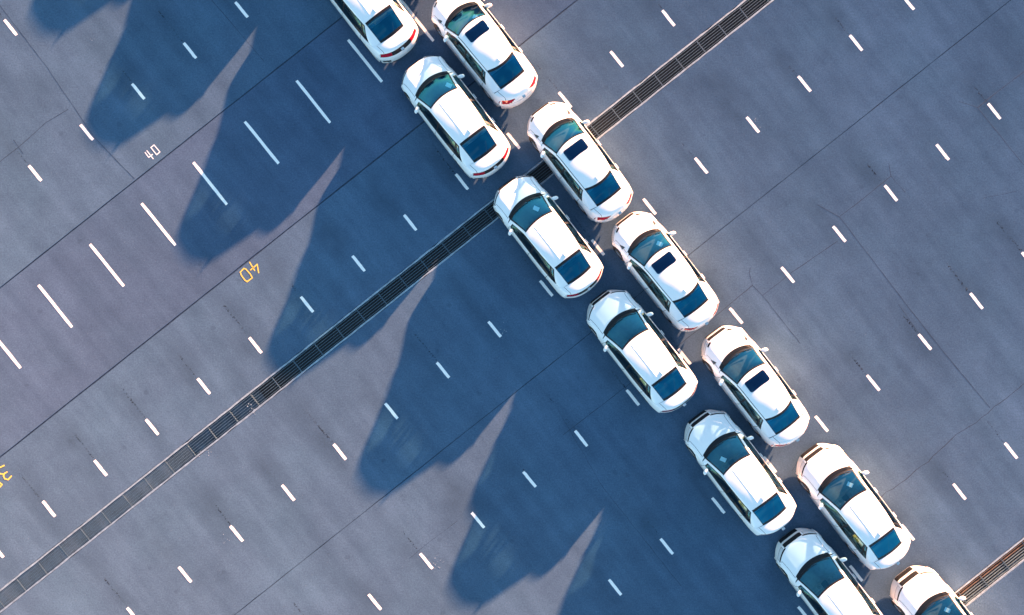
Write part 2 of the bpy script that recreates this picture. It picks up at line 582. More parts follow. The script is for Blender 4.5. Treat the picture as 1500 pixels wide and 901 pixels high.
CR = [
    ([(825, 637), (869, 603), (925, 560), (1052, 460), (1102, 418)], .024, .008),
    ([(1102, 418), (1098, 400), (1099, 392)], .02, .012),
    ([(1102, 418), (1117, 433), (1172, 503)], .022, .012),
    ([(1117, 433), (1160, 399), (1227, 353)], .022, .01),
    ([(1230, 317), (1253, 300), (1305, 258)], .024, .008),
    ([(1305, 258), (1302, 240)], .016, .012), ([(1305, 258), (1326, 282)], .016, .012),
    ([(1197, 300), (1230, 318), (1308, 420), (1333, 453), (1380, 513), (1450, 597)], .026, .006),
    ([(1316, 446), (1345, 487)], .018, .006),
    ([(1405, 149), (1432, 158)], .014, .02),
    ([(1432, 158), (1460, 135), (1500, 105), (1540, 75)], .022, .008),
    ([(1432, 158), (1470, 205), (1500, 242)], .018, .01),
    ([(1268, 745), (1290, 728), (1326, 702), (1367, 670), (1384, 653), (1401, 635), (1431, 620), (1446, 605), (1456, 597), (1500, 563), (1540, 535)], .030, .03),
    ([(600, 818), (625, 797), (670, 763)], .015, .006),
    ([(310, 0), (387, 90)], .018, .006), ([(0, 8), (70, 100), (137, 200), (197, 262)], .02, .006),
    ([(0, 237), (30, 213), (67, 180), (100, 160)], .022, .006),
    ([(817, 600), (884, 715), (998, 859)], .014, .012),
    ([(1160, 690), (1175, 665)], .016, .006), ([(1085, 535), (1030, 500)], .012, .01),
    ([(1490, 280), (1440, 290)], .012, .02),
    ([(20, 205), (34, 225)], .016, .006),
]
for pts, wd, jt in CR:
    crack(pts, wd, jt)

# small flakes of white paint and stone scattered on the asphalt
fl = MB()
for cx, cy, n, sp in ((640, 822, 26, 9), (738, 483, 16, 9), (1110, 176, 14, 7), (330, 790, 10, 8), (134, 60, 8, 6), (368, 602, 30, 8), (300, 665, 16, 12)):
    for _ in range(n // 2):
        p = W(cx + random.gauss(0, sp * 0.5), cy + random.gauss(0, sp * 0.6))
        r = random.uniform(0.006, 0.026)
        a0 = random.uniform(0, 6)
        fl.prism([(p.x + r * random.uniform(.6, 1.2) * math.cos(a0 + t), p.y + r * random.uniform(.6, 1.2) * math.sin(a0 + t)) for t in (0, 1.3, 2.6, 3.9, 5.1)], 0.0, 0.006)
o = part("paint_flakes", fl, M['concrete'], ground)
o['kind'] = 'stuff'

# ------------------------------------------------------------------ drains
PITCH = 0.957
def grate_mesh(kind):
    mb = MB()
    L, Wd = PITCH - 0.010, 0.53
    rnd = random.Random(kind)
    n = 6
    for i in range(n):
        y = -Wd / 2 + Wd * (i + 0.5) / n
        wv = 0.012
        mi = 1 if (kind == 'rusty' and i >= 4) else 0
        mb.box((-L / 2 + 0.009, y - wv / 2, -0.045), (L / 2 - 0.009, y + wv / 2, 0.0), mi)
        if kind == 'dense':
            y2 = y + Wd / n / 2
            if i < n - 1:
                mb.box((-L / 2 + 0.015, y2 - 0.013, -0.045), (L / 2 - 0.015, y2 + 0.013, -0.008), mi)
    for x in (-L / 2, L / 2):
        a = min(x, x + (0.009 if x < 0 else -0.009))
        mb.box((a, -Wd / 2, -0.045), (a + 0.009, Wd / 2, -0.004), 0)
    return mb.mesh("grate", [M['steel'], M['rust']])
G = {k: grate_mesh(k) for k in ('open', 'dense', 'rusty')}

def drain(fc, e0, e1, ephase, label, kindf, bedz):
    root = empty("trench_drain", EF((e0 + e1) / 2, fc))
    root['label'] = label
    root['category'] = "drain"
    root.rotation_euler = (0, 0, ANG)
    bpy.context.view_layer.update()
    half = (e1 - e0) / 2
    es = np.arange(-half, half + 0.01, 0.3)
    for sgn in (1, -1):
        V, F = [], []
        for x in es:
            j1, j2 = random.uniform(-0.012, 0.012), random.uniform(-0.006, 0.006)
            if random.random() < 0.05:
                j1 -= 0.03
            yo, yi = sgn * (0.329 + j1 * 0.6), sgn * (0.272 + j2)
            V += [Vector((x, yo, 0.003)), Vector((x, yi, 0.006)), Vector((x, yi, -0.40)), Vector((x, yo, -0.05))]
        for i in range(len(es) - 1):
            for q in range(3):
                a, b = 4 * i + q, 4 * i + q + 1
                F.append((a, b, b + 4, a + 4) if sgn > 0 else (a, a + 4, b + 4, b))
        link("drain_kerb", mesh_from("drain_kerb", V, F, M['concrete']), root)
    V, F = [], []
    for x in es:
        z = bedz(x + (e0 + e1) / 2) + random.uniform(-0.008, 0.008)
        V += [Vector((x, -0.27, z)), Vector((x, 0, z + random.uniform(-.006, .006))), Vector((x, 0.27, z))]
    for i in range(len(es) - 1):
        for q in (0, 1):
            F.append((3 * i + q, 3 * i + 3 + q, 3 * i + 4 + q, 3 * i + 1 + q))
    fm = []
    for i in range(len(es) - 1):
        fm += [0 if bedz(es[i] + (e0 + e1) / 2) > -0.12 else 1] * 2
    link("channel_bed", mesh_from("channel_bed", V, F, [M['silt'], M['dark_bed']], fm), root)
    k0 = math.ceil((e0 + 0.5 - ephase) / PITCH)
    k1 = math.floor((e1 - 0.5 - ephase) / PITCH)
    for k in range(k0, k1):
        e = ephase + (k + 0.5) * PITCH
        o = link("grate", G[kindf(e)], root, (e - (e0 + e1) / 2, 0, 0.0 + random.uniform(-0.003, 0.002)))
        o.rotation_euler = (random.uniform(-0.006, 0.006), 0, random.uniform(-0.003, 0.003))
    return root
drain(3.09, -29, 23, -18.71, "long grated drain crossing under the cars from lower left to top edge",
      lambda e: 'dense' if e < -12.3 else 'open',
      lambda e: -0.018 if e < -13 else (-0.05 if e < -9 else -0.30))
drain(-17.91, -3, 17, 4.2, "short stretch of rusty grated drain in the bottom right corner",
      lambda e: 'rusty', lambda e: -0.22)

# ------------------------------------------------------------------ cars
def spline(keys, nsub):
    """monotone cubic through the rows of keys; nsub[i] steps in segment i. Returns rows and the segment of each interval"""
    K = np.array(keys, float)
    n = len(K)
    d = K[1:] - K[:-1]
    m = np.zeros_like(K)
    m[0], m[-1] = d[0], d[-1]
    for i in range(1, n - 1):
        a, b = d[i - 1], d[i]
        # harmonic mean, zero at turning points
        with np.errstate(divide='ignore', invalid='ignore'):
            h = np.where(a * b > 0, 2 * a * b / (a + b), 0.0)
        m[i] = h
    rows, seg = [], []
    for i in range(n - 1):
        for j in range(nsub[i]):
            t = j / nsub[i]
            h00 = 2 * t**3 - 3 * t**2 + 1
            h10 = t**3 - 2 * t**2 + t
            h01 = -2 * t**3 + 3 * t**2
            h11 = t**3 - t**2
            rows.append(h00 * K[i] + h10 * m[i] + h01 * K[i + 1] + h11 * m[i + 1])
            seg.append(i)
    rows.append(K[-1])
    return np.array(rows), seg

def panel_mesh(name, P, cells, mats, cmat=None, gap=0.004, thick=0.0):
    """mesh of chosen cells of the lattice P[i][j]; its outer edge is drawn in by gap so that shut lines show"""
    idx, V, F, fm = {}, [], [], []
    def g(i, j):
        if (i, j) not in idx:
            idx[(i, j)] = len(V)
            V.append(Vector(P[i][j]))
        return idx[(i, j)]
    for c in cells:
        i, j = c
        F.append((g(i, j), g(i, j + 1), g(i + 1, j + 1), g(i + 1, j)))
        fm.append(cmat[c] if cmat else 0)
    me = mesh_from(name, V, F, mats, fm, True)
    bm = bmesh.new()
    bm.from_mesh(me)
    bmesh.ops.remove_doubles(bm, verts=bm.verts, dist=0.0004)
    if gap:
        mv = {}
        for v in bm.verts:
            if v.is_boundary and v.link_faces:
                c = sum((f.calc_center_median() for f in v.link_faces), Vector()) / len(v.link_faces)
                d = c - v.co
                if d.length > 1e-5:
                    mv[v] = v.co + d.normalized() * min(gap, d.length * 0.4)
        for v, co in mv.items():
            v.co = co
    bm.to_mesh(me)
    bm.free()
    for p in me.polygons:
        p.use_smooth = True
    return me

def build_car(spec):
    L, halfw = spec['L'], spec['w']
    q = halfw / 0.90
    root = empty(spec['name'])
    X = lambda s: L / 2 - s
    # ---- lower body rows: s centre, bow of the row, z centre, z edge, deck half width, body half width, sill z
    bk = spec['body']
    nb = spec['bsub']
    B, bseg = spline(bk, nb)
    vs_ = np.array([-1, -.985, -.95, -.9, -.84, -.78, -.72, -.66, -.6, -.52, -.44, -.36, -.27, -.18, -.09, 0])
    vs_ = np.concatenate([vs_, -vs_[-2::-1]])
    ND = len(vs_)
    ts = np.array([.03, .07, .12, .18, .24, .3, .37, .44, .52, .6, .68, .76, .84, .92, 1.0])
    P = []
    for r in B:
        s0, k, zc, ze, yd, wd, zs = r
        yd, wd = yd * q, wd * q
        row = []
        def side(t, sg):
            g = math.sin(math.pi / 2 * min(1, t / .42)) if t < .42 else 1 - 0.10 * ((t - .42) / .58) ** 2
            y = yd + (wd - yd) * g
            # pressed character line
            y -= 0.010 * math.exp(-((t - .26) / .05) ** 2)
            z = ze - (ze - zs) * (t ** 1.12)
            return (X(s0 + k), sg * y, z)
        for t in ts[::-1]:
            row.append(side(t, -1))
        for v in vs_:
            av = abs(v)
            y = v * yd
            z = zc - (zc - ze) * av ** 3
            # raised creases on the bonnet
            if 0.2 < s0 < 1.0:
                z += 0.012 * math.exp(-((av - .66) / .07) ** 2) * min(1, (s0 - .2) / .2)
            if s0 < .9:                      # blunt six-sided nose that rounds off into the bonnet
                a_ = min(1, max(0, (s0 - .12) / .6))
                bow = (1 - a_) * max(0, (av - .28) / .72) ** spec['nose_p'] + a_ * av ** 2
            else:
                bow = av ** (2.6 if s0 > L - .4 else 2.0)
            row.append((X(s0 + k * bow), y, z))
        for t in ts:
            row.append(side(t, 1))
        P.append(row)
    nT = len(ts)
    ncol = 2 * nT + ND
    # columns: 0..nT-1 right side (sill to shoulder), nT..nT+ND-1 deck, then left side
    def colpos(j):
        """lateral place of the cell between j and j+1: ('deck', v) or ('side', sign, t)"""
        a, b = j, j + 1
        if a >= nT and b <= nT + ND - 1:
            return ('deck', (vs_[a - nT] + vs_[b - nT]) / 2)
        if b <= nT:
            t1 = ts[nT - 1 - a]
            t0 = ts[nT - 1 - b] if b < nT else 0
            return ('side', -1, (t0 + t1) / 2)
        t1 = ts[b - nT - ND]
        t0 = ts[a - nT - ND] if a >= nT + ND else 0
        return ('side', 1, (t0 + t1) / 2)
    sb = spec['bname']      # segment index -> zone name
    RW = 0.335
    wheels_s = spec['wheels']
    wz = 0.325
    first_nose = bseg.index(sb.index('nose'))
    groups = {}
    def put(name, c):
        groups.setdefault(name, []).append(c)
    ds = spec['doors']
    for i in range(len(B) - 1):
        zone = sb[bseg[i]]
        for j in range(ncol - 1):
            cp = colpos(j)
            ctr = [sum(P[a][b][k] for a in (i, i + 1) for b in (j, j + 1)) / 4 for k in range(3)]
            s = L / 2 - ctr[0]
            if cp[0] == 'side':
                if any((s - ws) ** 2 + (ctr[2] - wz) ** 2 < (RW + .045) ** 2 for ws in wheels_s):
                    continue
                sg = 'left' if cp[1] > 0 else 'right'
                if zone in ('lip', 'intake', 'bar', 'grille', 'nose', 'tailband', 'lowtail', 'skirt'):
                    put({'lip': 'front_bumper', 'intake': 'front_bumper', 'bar': 'front_bumper', 'grille': 'front_bumper', 'nose': 'front_bumper'}.get(zone, 'rear_bumper'), (i, j))
                elif s < ds[0] and zone in ('hood', 'cowl', 'cab'):
                    if s < wheels_s[0] - 0.30 and ctr[2] < 0.62:
                        put('front_bumper', (i, j))
                    else:
                        put('fender_' + sg, (i, j))
                elif s < ds[1] and cp[2] < .93:
                    put('fdoor_' + sg, (i, j))
                elif s < ds[2] and cp[2] < .93:
                    put('rdoor_' + sg, (i, j))
                elif cp[2] >= .93 and ds[0] <= s < ds[2]:
                    put('sill_' + sg, (i, j))
                else:
                    if s > wheels_s[1] + 0.36 and ctr[2] < 0.66:
                        put('rear_bumper', (i, j))
                    elif s > L - spec['tl_side'] and .12 < cp[2] < spec['tl_t']:
                        put('taillight_' + sg, (i, j))
                    else:
                        put('quarter_' + sg, (i, j))
                continue
            v = cp[1]
            av = abs(v)
            sg = 'left' if v > 0 else 'right'
            if zone == 'lip':
                put('front_bumper', (i, j))
            elif zone == 'intake':
                put('intake' if av < .47 else 'front_bumper', (i, j))
            elif zone == 'bar':
                put('front_bumper', (i, j))
            elif zone == 'grille':
                if av < .47:
                    put('grille', (i, j))
                elif .52 < av < .96:
                    put('headlight_' + sg, (i, j))
                else:
                    put('front_bumper', (i, j))
            elif zone == 'nose':
                if .47 < av < (.93 if spec['strip'] else .68) and i == first_nose + (0 if spec['strip'] else 1):
                    put('lamp_trim_' + sg, (i, j))
                elif av >= .95:
                    put('fender_' + sg, (i, j))
                else:
                    put('hood', (i, j))
            elif zone == 'hood':
                put('hood' if av < .88 else 'fender_' + sg, (i, j))
            elif zone == 'cowl':
                put('cowl_panel' if av < .86 else 'fender_' + sg, (i, j))
            elif zone == 'cab':
                continue
            elif zone == 'deck':
                put('trunk_lid' if av < .86 else 'quarter_' + sg, (i, j))
            elif zone == 'tailband':
                lo_, hi_ = spec['tl_v']
                fr_ = (i - bseg.index(bseg[i])) / max(1, bseg.count(bseg[i]) - 1)
                if av > lo_ + spec['tl_taper'] * fr_ and av < hi_:
                    put('taillight_' + sg, (i, j))
                elif spec['strip'] and av <= lo_:
                    put('tail_strip', (i, j))
                else:
                    put('trunk_lid' if av < .8 else 'quarter_' + sg, (i, j))
            elif zone == 'lowtail':
                put('bumper_vent' if (spec['strip'] and .64 < av < .95 and ctr[2] < .57) else 'rear_bumper', (i, j))
            elif zone == 'skirt':
                put('diffuser' if av < .62 else 'rear_bumper', (i, j))
    # snap the wheel arch edges to a circle
    for i in range(len(P)):
        for j in range(ncol):
            if j < nT or j >= nT + ND:
                x, y, z = P[i][j]
                for ws in wheels_s:
                    dx, dz = x - X(ws), z - wz
                    d = math.hypot(dx, dz)
                    R = RW + .045
                    if abs(d - R) < 0.042 and d > 0:
                        P[i][j] = (X(ws) + dx / d * R, y, wz + dz / d * R)
    parts = {}
    pm = M['paint']
    def mk(key, name, mats, parent, gap=0.0075):
        o = link(name, panel_mesh(name, P, groups[key], mats, gap=gap), parent)
        parts[key] = o
        return o
    fb = mk('front_bumper', 'front_bumper', pm, root, 0.003)
    mk('intake', 'lower_intake', M['black'], fb, 0)
    mk('grille', 'grille', M['black'], fb, 0.004)
    mk('hood', 'hood', pm, root)
    mk('cowl_panel', 'cowl_panel', M['frit'], root, 0.002)
    mk('trunk_lid', 'trunk_lid', pm, root)
    rb = mk('rear_bumper', 'rear_bumper', pm, root, 0.003)
    mk('diffuser', 'diffuser', M['black'], rb, 0)
    if spec['strip']:
        mk('bumper_vent', 'bumper_vent', M['black'], rb, 0)
        mk('tail_strip', 'tail_strip', M['frit'], parts['trunk_lid'], 0.003)
    for sg in ('left', 'right'):
        mk('fender_' + sg, 'fender', pm, root)
        mk('fdoor_' + sg, 'front_door', pm, root)
        mk('rdoor_' + sg, 'rear_door', pm, root)
        mk('sill_' + sg, 'sill', pm, root)
        mk('quarter_' + sg, 'rear_fender', pm, root)
        hl = mk('headlight_' + sg, 'headlight', M['lens'], root, 0.008)
        mk('lamp_trim_' + sg, 'lamp_trim', M['black'], hl, 0.0)
        mk('taillight_' + sg, 'taillight', M['red'], root, 0.004)
    # ---- greenhouse
    Gk, gseg = spline(spec['green'], spec['gsub'])
    # body shoulder line as a function of s
    edge = np.array([(r[0] + r[1], r[4] * q, r[3]) for r in B])
    o_ = np.argsort(edge[:, 0])
    edge = edge[o_]
    def shoulder(s):
        return np.interp(s, edge[:, 0], edge[:, 1]), np.interp(s, edge[:, 0], edge[:, 2])
    gv = np.array([-1, -.975, -.94, -.88, -.78, -.66, -.54, -.42, -.3, -.2, -.1, 0])
    gv = np.concatenate([gv, -gv[-2::-1]])
    gt = np.array([.05, .10, .17, .27, .39, .51, .63, .75, .86, .91, .96, 1.0])
    NG, nt_ = len(gv), len(gt)
    Q = []
    for r in Gk:
        s0, k, zc, ze, yt, sbelt = r
        yt = yt * q
        yb, zb = shoulder(sbelt)
        row = []
        def sd(t, sg):
            bul = spec['bulge'] * math.sin(math.pi * t) * min(1, (ze - zb) / .3)
            y = yt + (yb - yt) * t + bul
            z = ze + (zb - ze) * t + bul * .35
            return (X((s0 + k) * (1 - t) + sbelt * t), sg * y, z)
        for t in gt[::-1]:
            row.append(sd(t, -1))
        for v in gv:
            z = zc - (zc - ze) * abs(v) ** 2.2
            row.append((X(s0 + k * v * v), v * yt, z))
        for t in gt:
            row.append(sd(t, 1))
        Q.append(row)
    gcol = 2 * nt_ + NG
    gn = spec['gname']
    gg, gm = {}, {}
    def gput(n, c, m=0):
        gg.setdefault(n, []).append(c)
        gm[c] = m
    # first and last interval of each zone for the black glass border
    first, last = {}, {}
    for i, sgm in enumerate(gseg):
        z = gn[sgm]
        first.setdefault(z, i)
        last[z] = i
    for i in range(len(Gk) - 1):
        zone = gn[gseg[i]]
        for j in range(gcol - 1):
            if nt_ <= j and j + 1 <= nt_ + NG - 1:
                v = abs((gv[j - nt_] + gv[j + 1 - nt_]) / 2)
                if zone == 'ws':
                    if v < .94:
                        b = 1 if (v > .88 or i == first[zone] or i == last[zone]) else 0
                        gput('windshield', (i, j), b)
                    else:
                        gput('roof', (i, j))
                elif zone == 'rw':
                    if v < spec['rw_v']:
                        b = 1 if (v > spec['rw_v'] - .05 or i in (first[zone], last[zone])) else 0
                        gput('rear_window', (i, j), b)
                    else:
                        gput('roof', (i, j))
                else:
                    if spec['ditch'] and .94 < v < .975 and zone == 'roof':
                        gput('roof_moulding', (i, j))
                    else:
                        gput('roof', (i, j))
            else:
                sg = 'left' if j >= nt_ + NG - 1 else 'right'
                if sg == 'left':
                    jj = j - (nt_ + NG - 1)
                else:
                    jj = nt_ - 1 - j
                t0 = gt[jj - 1] if jj > 0 else 0
                t = (t0 + gt[jj]) / 2
                s_mid = L / 2 - sum(Q[a][b][0] for a in (i, i + 1) for b in (j, j + 1)) / 4
                first_row = spec['dlo'][0]
                if first_row <= i < spec['dlo'][1] and .10 < t < .96:
                    border = t > .91 or i == spec['dlo'][1] - 1 or i == first_row or t < .17
                    fr = spec['bp'][0]
                    if i == fr:
                        gput('pillar_' + sg, (i, j))
                    elif i == spec['bp'][1] and spec['bp'][1] > 0:
                        gput('post_' + sg, (i, j))
                    elif i < fr:
                        gput('fwin_' + sg, (i, j), 1 if border else 0)
                    elif i > spec['bp'][1]:
                        gput('qwin_' + sg, (i, j), 1 if border else 0)
                    elif i > fr:
                        gput('rwin_' + sg, (i, j), 1 if border else 0)
                else:
                    gput('roof', (i, j))
    def gk(key, name, mats, parent, gap=0.0):
        o = link(name, panel_mesh(name, Q, gg[key], mats, gm, gap=gap), parent)
        return o
    roof = gk('roof', 'roof', pm, root)
    gk('windshield', 'windshield', [M['wind_glass'], M['frit']], root)
    gk('rear_window', 'rear_window', [M['rear_glass'], M['frit']], root)
    if spec['ditch']:
        gk('roof_moulding', 'roof_moulding', M['black'], roof)
    for sg in ('left', 'right'):
        gk('fwin_' + sg, 'side_window', [M['side_glass'], M['frit']], parts['fdoor_' + sg])
        gk('rwin_' + sg, 'side_window', [M['side_glass'], M['frit']], parts['rdoor_' + sg])
        gk('qwin_' + sg, 'quarter_window', [M['side_glass'], M['frit']], parts['rdoor_' + sg])
        gk('pillar_' + sg, 'door_pillar', M['frit'], parts['rdoor_' + sg])
        gk('post_' + sg, 'window_post', M['frit'], parts['rdoor_' + sg])
    bpy.context.view_layer.update()
    def gpoint(s, y):
        """height of the roof at a plan point"""
        best = min(((X(s) - Q[i][j][0]) ** 2 + (y - Q[i][j][1]) ** 2, Q[i][j][2]) for i in range(len(Q)) for j in range(nt_, nt_ + NG))
        return best[1]
    # ---- roof details
    if spec['sunroof']:
        s0, s1, hw = spec['sunroof']
        bord, pane = [], []
        n = 12
        def rr(hx, hy, r):
            out = []
            for cx, cy, a0 in ((hx - r, hy - r, 0), (-hx + r, hy - r, 90), (-hx + r, -hy + r, 180), (hx - r, -hy + r, 270)):
                for a in range(0, 91, 18):
                    th = math.radians(a0 + a)
                    out.append((cx + r * math.cos(th), cy + r * math.sin(th)))
            return out
        zc_row = lambda s: np.interp(s, Gk[:, 0], Gk[:, 2])
        ze_row = lambda s: np.interp(s, Gk[:, 0], Gk[:, 3])
        yt_row = lambda s: np.interp(s, Gk[:, 0], Gk[:, 4]) * q
        def onroof(p, dz):
            s = (s0 + s1) / 2 - p[0]
            return Vector((X(s), p[1], zc_row(s) - (zc_row(s) - ze_row(s)) * abs(p[1] / yt_row(s)) ** 2.2 + dz))
        hx = (s1 - s0) / 2
        rings = [(1.0, 0.012), (0.93, 0.016), (0.6, 0.016), (0.2, 0.016)]
        V, F, fm = [], [], []
        base = rr(hx, hw, 0.07)
        k = len(base)
        V += [onroof(p, -0.02) for p in base]
        for sc_, dz in rings:
            V += [onroof((p[0] * sc_, p[1] * sc_), dz) for p in base]
        for r_ in range(len(rings)):
            for i in range(k):
                j = (i + 1) % k
                F.append((r_ * k + i, r_ * k + j, (r_ + 1) * k + j, (r_ + 1) * k + i))
        F.append(tuple(len(rings) * k + i for i in range(k)))
        link('sunroof', mesh_from('sunroof', V, F, M['sunroof_glass'], None, True), roof)
    else:
        # two shallow pressed ribs along the roof
        for y in (-.22, .22):
            pts = []
            for s in np.linspace(spec['roof_s'][0] + .12, spec['roof_s'][1] - .12, 14):
                zc_ = np.interp(s, Gk[:, 0], Gk[:, 2]); ze_ = np.interp(s, Gk[:, 0], Gk[:, 3]); yt_ = np.interp(s, Gk[:, 0], Gk[:, 4]) * q
                pts.append((X(s), y * (1 - .05 * (s - 2)), zc_ - (zc_ - ze_) * abs(y / yt_) ** 2.2 - 0.001))
            mb = MB()
            mb.tube(pts, 0.007, 6)
            part('roof_rib', mb, pm, roof, True)
    # shark fin antenna
    sA = spec['roof_s'][1] - 0.14
    zA = np.interp(sA, Gk[:, 0], Gk[:, 2])
    mb = MB()
    V = []
    for t, hh, ww in ((0, 0.0, .012), (.35, .025, .026), (.8, .055, .026), (1.0, .05, .012)):
        x = X(sA) + .09 - .18 * t
        V += [Vector((x, -ww, zA - .02)), Vector((x, -ww * .35, zA + hh)), Vector((x, ww * .35, zA + hh)), Vector((x, ww, zA - .02))]
    F = []
    for i in range(3):
        for k_ in range(3):
            F.append((4 * i + k_, 4 * i + k_ + 1, 4 * i + k_ + 5, 4 * i + k_ + 4))
    F += [(0, 3, 2, 1), (12, 13, 14, 15)]
    link('antenna', mesh_from('antenna', V, F, pm, None, False), roof)
    # ---- mirrors, handles
    ms = spec['mirror_s']
    yb, zb = shoulder(ms)
    for sg, sn in (('left', 1), ('right', -1)):
        mb = MB()
        nU, nV = 10, 7
        V, F = [], []
        for a in range(nV + 1):
            ph = -math.pi / 2 + math.pi * a / nV
            for b in range(nU):
                th = 2 * math.pi * b / nU
                cx = math.copysign(abs(math.cos(th)) ** .7, math.cos(th)) * math.cos(ph) ** .7
                cy = math.copysign(abs(math.sin(th)) ** .7, math.sin(th)) * math.cos(ph) ** .7
                cz = math.sin(ph)
                x = .07 * cx
                y = .115 * cy
                V.append(Vector((X(ms) + x - .035 * sn * cy, sn * (yb + .088) + y, zb + .075 + .07 * cz)))
        for a in range(nV):
            for b in range(nU):
                b2 = (b + 1) % nU
                F.append((a * nU + b, a * nU + b2, (a + 1) * nU + b2, (a + 1) * nU + b))
        mo = link('wing_mirror', mesh_from('wing_mirror', V, F, pm, None, True), parts['fdoor_' + sg])
        mb.box((X(ms) - .03, min(sn * (yb - .03), sn * (yb + .07)), zb + .005), (X(ms) + .045, max(sn * (yb - .03), sn * (yb + .07)), zb + .045))
        part('mirror_foot', mb, M['black'], parts['fdoor_' + sg], bevel=.008)
        for key, sh in (('fdoor_', ds[1] - .16), ('rdoor_', ds[2] - .14)):
            wy = np.interp(sh, B[:, 0], B[:, 5]) * q
            zz = shoulder(sh)[1] - .13
            mb = MB()
            mb.box((X(sh) - .095, sn * wy - .02, zz - .011), (X(sh) + .095, sn * wy + .006, zz + .011))
            part('door_handle', mb, pm, parts[key + sg], bevel=.009)
    # ---- wheels
    for ws in wheels_s:
        for sn in (1, -1):
            wy = np.interp(ws, B[:, 0], B[:, 5]) * q - .125
            wh = empty('wheel')
            wh.parent = root
            wh.location = (X(ws), sn * wy, wz)
            mb = MB()
            mb.lathe([(.21, -.1), (.30, -.105), (.322, -.085), (.325, 0), (.322, .085), (.30, .105), (.21, .1)], 28)
            part('tyre', mb, M['rubber'], wh, True)
            mb = MB()
            yo = .075 * sn
            mb.lathe([(.215, -.09 * sn), (.215, .085 * sn), (.195, .092 * sn), (.188, .06 * sn)], 24)
            for k_ in range(5):
                mt = Matrix.Rotation(2 * math.pi * k_ / 5, 4, 'Y')
                mb.box((-.028, min(yo - .02, yo + .012), .02), (.028, max(yo - .02, yo + .012), .195), 0, mt)
            mb.lathe([(.0, yo + .015 * sn), (.05, yo + .012 * sn), (.055, yo - .02 * sn)], 16)
            part('rim', mb, M['alloy'], wh)
    # ---- what fills the body: floor, engine bay, luggage bay
    mb = MB()
    cab0, cab1 = spec['roof_s'][0] - .72, spec['roof_s'][1] + .55
    def blockrow(s, hw, z0, z1):
        return [(X(s), -hw, z0), (X(s), -hw, z1), (X(s), hw, z1), (X(s), hw, z0)]
    rowsU = [blockrow(.22, .50 * q, .24, .60), blockrow(.5, .70 * q, .22, .70), blockrow(cab0 - .05, .74 * q, .2, .84), blockrow(cab0, .76 * q, .2, .40),
             blockrow(3.0, .78 * q, .2, .36), blockrow(cab1 - .30, .74 * q, .2, .38), blockrow(cab1 - .2, .70 * q, .2, .90), blockrow(L - .35, .66 * q, .24, .90), blockrow(L - .16, .5 * q, .3, .66)]
    V = [Vector(p) for r in rowsU for p in r]
    F = []
    for i in range(len(rowsU) - 1):
        for k_ in range(4):
            k2 = (k_ + 1) % 4
            F.append((4 * i + k_, 4 * i + k2, 4 * i + 4 + k2, 4 * i + 4 + k_))
    F += [(0, 1, 2, 3), tuple(4 * (len(rowsU) - 1) + i for i in (3, 2, 1, 0))]
    link('underbody', mesh_from('underbody', V, F, M['inner']), root)
    # door linings
    for sn in (1, -1):
        mb = MB()
        y0, y1 = sorted((sn * .755 * q, sn * .80 * q))
        mb.box((X(3.6), y0, .36), (X(1.35), y1, .90))
        part('door_lining', mb, M['inner'], root)
    # ---- dashboard, wheel, seats
    d0 = spec['green'][0][0]
    mb = MB()
    V, F = [], []
    prof = [(d0 + .10, .86), (d0 + .30, .93), (d0 + .62, .945), (d0 + .74, .90), (d0 + .76, .72), (d0 + .66, .5)]
    ny = 12
    for a in range(ny + 1):
        y = -.70 * q + 1.40 * q * a / ny
        bow = .16 * (abs(y) / .7) ** 2
        hump = .025 * math.exp(-((y - .36) / .16) ** 2)
        for s, z in prof:
            V.append(Vector((X(s + bow * (1 if s < d0 + .5 else .3)), y, z + (hump if z > .89 else 0))))
    k_ = len(prof)
    for a in range(ny):
        for b in range(k_ - 1):
            F.append((a * k_ + b, a * k_ + b + 1, (a + 1) * k_ + b + 1, (a + 1) * k_ + b))
    dash = link('dashboard', mesh_from('dashboard', V, F, M['inner'], None, True), root)
    mb = MB()
    cs, cz = d0 + .92, .86
    ring = []
    for a in range(20):
        th = 2 * math.pi * a / 20
        ring.append((X(cs) + .185 * math.sin(th) * .42 * -1, .36 + .185 * math.cos(th), cz + .185 * math.sin(th) * .9))
    mb.tube(ring, .015, 6, 0, True)
    mb.tube([(X(cs), .2, cz), (X(cs), .52, cz)], .02, 6)
    mb.tube([(X(cs), .36, cz), (X(d0 + .66), .36, .80)], .035, 8)
    part('steering_wheel', mb, M['fabric'], dash, True)
    mb = MB()
    mb.box((-.10, -.07, 0), (.10, .07, .004), 0, Matrix.Translation((X(d0 + .52), -.33, .955)) @ Matrix.Rotation(.5, 4, 'Z'))
    part('paper_sheet', mb, M['paper'], dash)
    def seat(name, s, y, wd, cov):
        mb = MB()
        mt = Matrix.Translation((X(s), y, .36))
        mb.box((-.08, -wd, 0), (.46, wd, .17), 0, mt)
        o = part(name, mb, M['fabric'], root, bevel=.05)
        mb = MB()
        mb.box((-.07, -wd, 0), (.07, wd, .60), 0, mt @ Matrix.Translation((-.09, 0, .13)) @ Matrix.Rotation(-.38, 4, 'Y'))
        part('seat_back', mb, M['cover'], o, bevel=.045)
        for yy in ((0,) if wd < .4 else (-.4, .4)):
            mb = MB()
            mb.box((-.045, -.13, 0), (.045, .13, .17), 0, mt @ Matrix.Translation((-.335, yy, .70)) @ Matrix.Rotation(-.2, 4, 'Y'))
            part('headrest', mb, M[cov], o, bevel=.035)
        return o
    sF = spec['roof_s'][0] + .42
    seat('seat', sF, .36 * q, .25, 'cover')
    seat('seat', sF, -.36 * q, .25, 'cover')
    seat('rear_seat', sF + .92, 0, .64 * q, 'cover')
